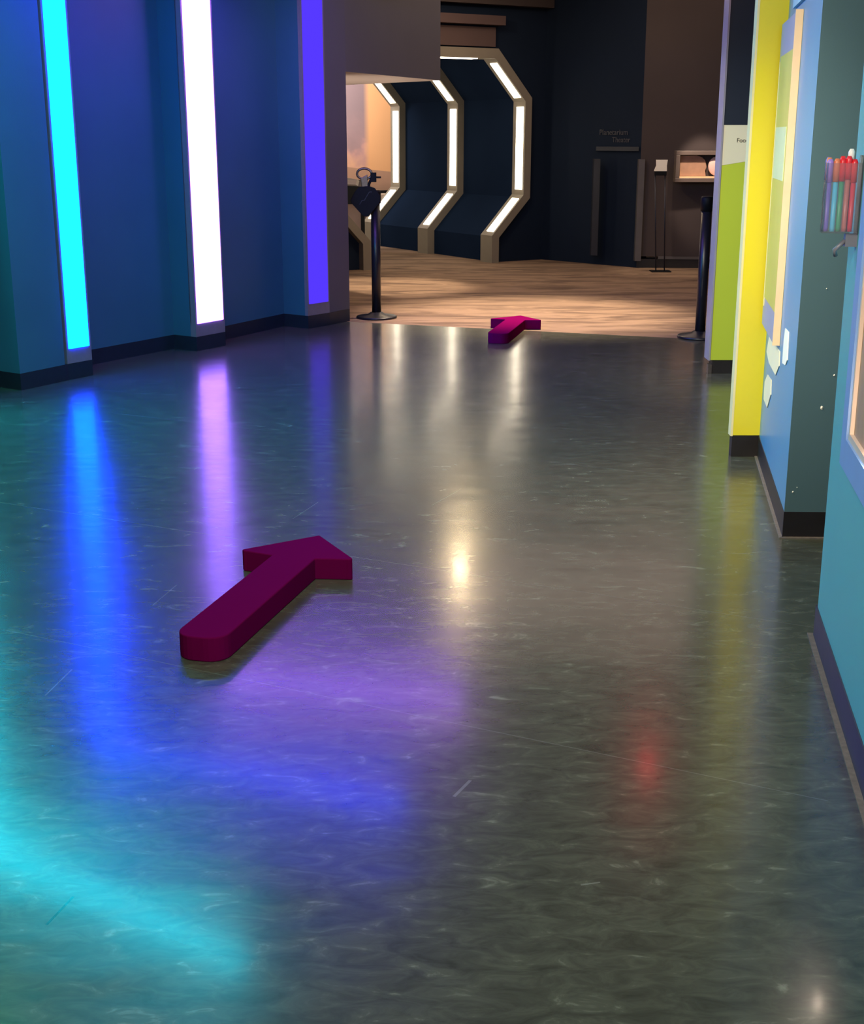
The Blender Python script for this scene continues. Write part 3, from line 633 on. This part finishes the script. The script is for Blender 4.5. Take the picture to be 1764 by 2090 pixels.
root = thing('sign_stand', (2.56, 14.95, 0), 'thin black two-legged stand holding a small white card', 'sign stand')
bm = bmesh.new(); box(bm, 2.45, 2.67, 14.86, 15.04, 0, 0.012); part('base', bm, M['blackdull'], root, 0.003)
for a, b in ((2.505, 2.462), (2.60, 2.572)):
    bm = bmesh.new(); tube(bm, [(a + .005, 14.95, 0.01), (b - .01, 14.95, 1.08)], 0.007, 8); part('leg', bm, M['trimdark'], root)
bm = bmesh.new(); box(bm, 2.445, 2.575, 14.925, 14.955, 1.045, 1.09); part('holder', bm, M['blackdull'], root, 0.003)
bm = bmesh.new()
ol = [(2.437, 1.092), (2.578, 1.092), (2.575, 1.15), (2.582, 1.212), (2.455, 1.212), (2.458, 1.15)]  # waist in the card outline is shadow put into the shape
f = [bm.verts.new((a, 14.93, b)) for a, b in ol]; g_ = [bm.verts.new((a, 14.945, b)) for a, b in ol]; bm.faces.new(f); bm.faces.new(g_[::-1])
for i in range(6): bm.faces.new((f[i], f[(i + 1) % 6], g_[(i + 1) % 6], g_[i]))
part('card', bm, M['white'], root)

root = thing('display_case', (3.05, 15.25, 0.97), 'shallow brown-grey wall display case on the dark wall, left of the lime panel', 'display case')
X0, X1, Z0, Z1, YB, YFc = 2.715, 3.40, 0.965, 1.305, 15.30, 15.16
bm = bmesh.new(); t = 0.045
box(bm, X0, X1, YFc, YB, Z0, Z0 + t); box(bm, X0, X1, YFc, YB, Z1 - t, Z1); box(bm, X0, X0 + t, YFc, YB, Z0 + t, Z1 - t); box(bm, X1 - t, X1, YFc, YB, Z0 + t, Z1 - t); part('frame', bm, M['casegrey'], root, 0.004)
bm = bmesh.new(); box(bm, X0 + t, X1 - t, YB - 0.012, YB, Z0 + t, Z1 - t); part('back', bm, M['brown'], root)
bm = bmesh.new(); box(bm, X0 + t, X1 - t, YFc + 0.02, YB - .012, Z0 + t, Z0 + t + 0.018); part('shelf', bm, M['wood'], root)
bm = bmesh.new()
ol = [(2.775, 1.03), (3.07, 1.03), (3.06, 1.09), (3.075, 1.13), (3.055, 1.20), (3.02, 1.235), (2.96, 1.255), (2.775, 1.254)]
f = [bm.verts.new((a, 15.24, b)) for a, b in ol]; g_ = [bm.verts.new((a, 15.275, b)) for a, b in ol]; bm.faces.new(f); bm.faces.new(g_[::-1])
for i in range(8): bm.faces.new((f[i], f[(i + 1) % 8], g_[(i + 1) % 8], g_[i]))
single('specimen_slab', bm, M['parchment'], (2.93, 15.25, 1.04), 'tan ragged-edged slab standing in the wall display case', 'specimen', None, 0.004)
bm = bmesh.new(); bmesh.ops.create_uvsphere(bm, u_segments=28, v_segments=18, radius=0.095, matrix=Matrix.Translation((3.185, 15.24, 1.139)) @ Matrix.Diagonal((1, 0.28, 1.1, 1)))
for fc in bm.faces: fc.smooth = True
single('specimen_disc', bm, M['rose'], (3.185, 15.24, 1.04), 'rounded pale pink stone standing beside the tan slab in the display case', 'specimen')

# ------------------------------------------------------------------ lamps whose reflections show in the floor
root = thing('ceiling_lamp', (0.30, 13.4, 3.0), 'small warm ceiling lamp over the hall, seen as the bright spot in the vinyl', 'lamp')
bm = bmesh.new(); lathe(bm, [(0, 3.02), (0.07, 3.02), (0.085, 3.0), (0.085, 3.12), (0.01, 3.13), (0.01, 3.45), (0, 3.45)], 0.30, 13.4, 24); part('housing', bm, M['blackdull'], root)
bm = bmesh.new(); lathe(bm, [(0, 2.99), (0.075, 2.995), (0.083, 3.015), (0, 3.018)], 0.30, 13.4, 24); part('bulb', bm, M['lamp_warm'], root)
root = thing('ceiling_lamp', (1.42, 7.9, 2.5), 'small red ceiling lamp, seen as a red patch in the vinyl', 'lamp')
bm = bmesh.new(); lathe(bm, [(0, 2.56), (0.07, 2.56), (0.07, 2.6), (0, 2.6)], 1.42, 7.9, 24); part('housing', bm, M['blackdull'], root)
bm = bmesh.new(); lathe(bm, [(0, 2.48), (0.04, 2.49), (0.06, 2.53), (0.06, 2.56), (0, 2.56)], 1.42, 7.9, 24); part('lens', bm, M['lamp_red'], root)
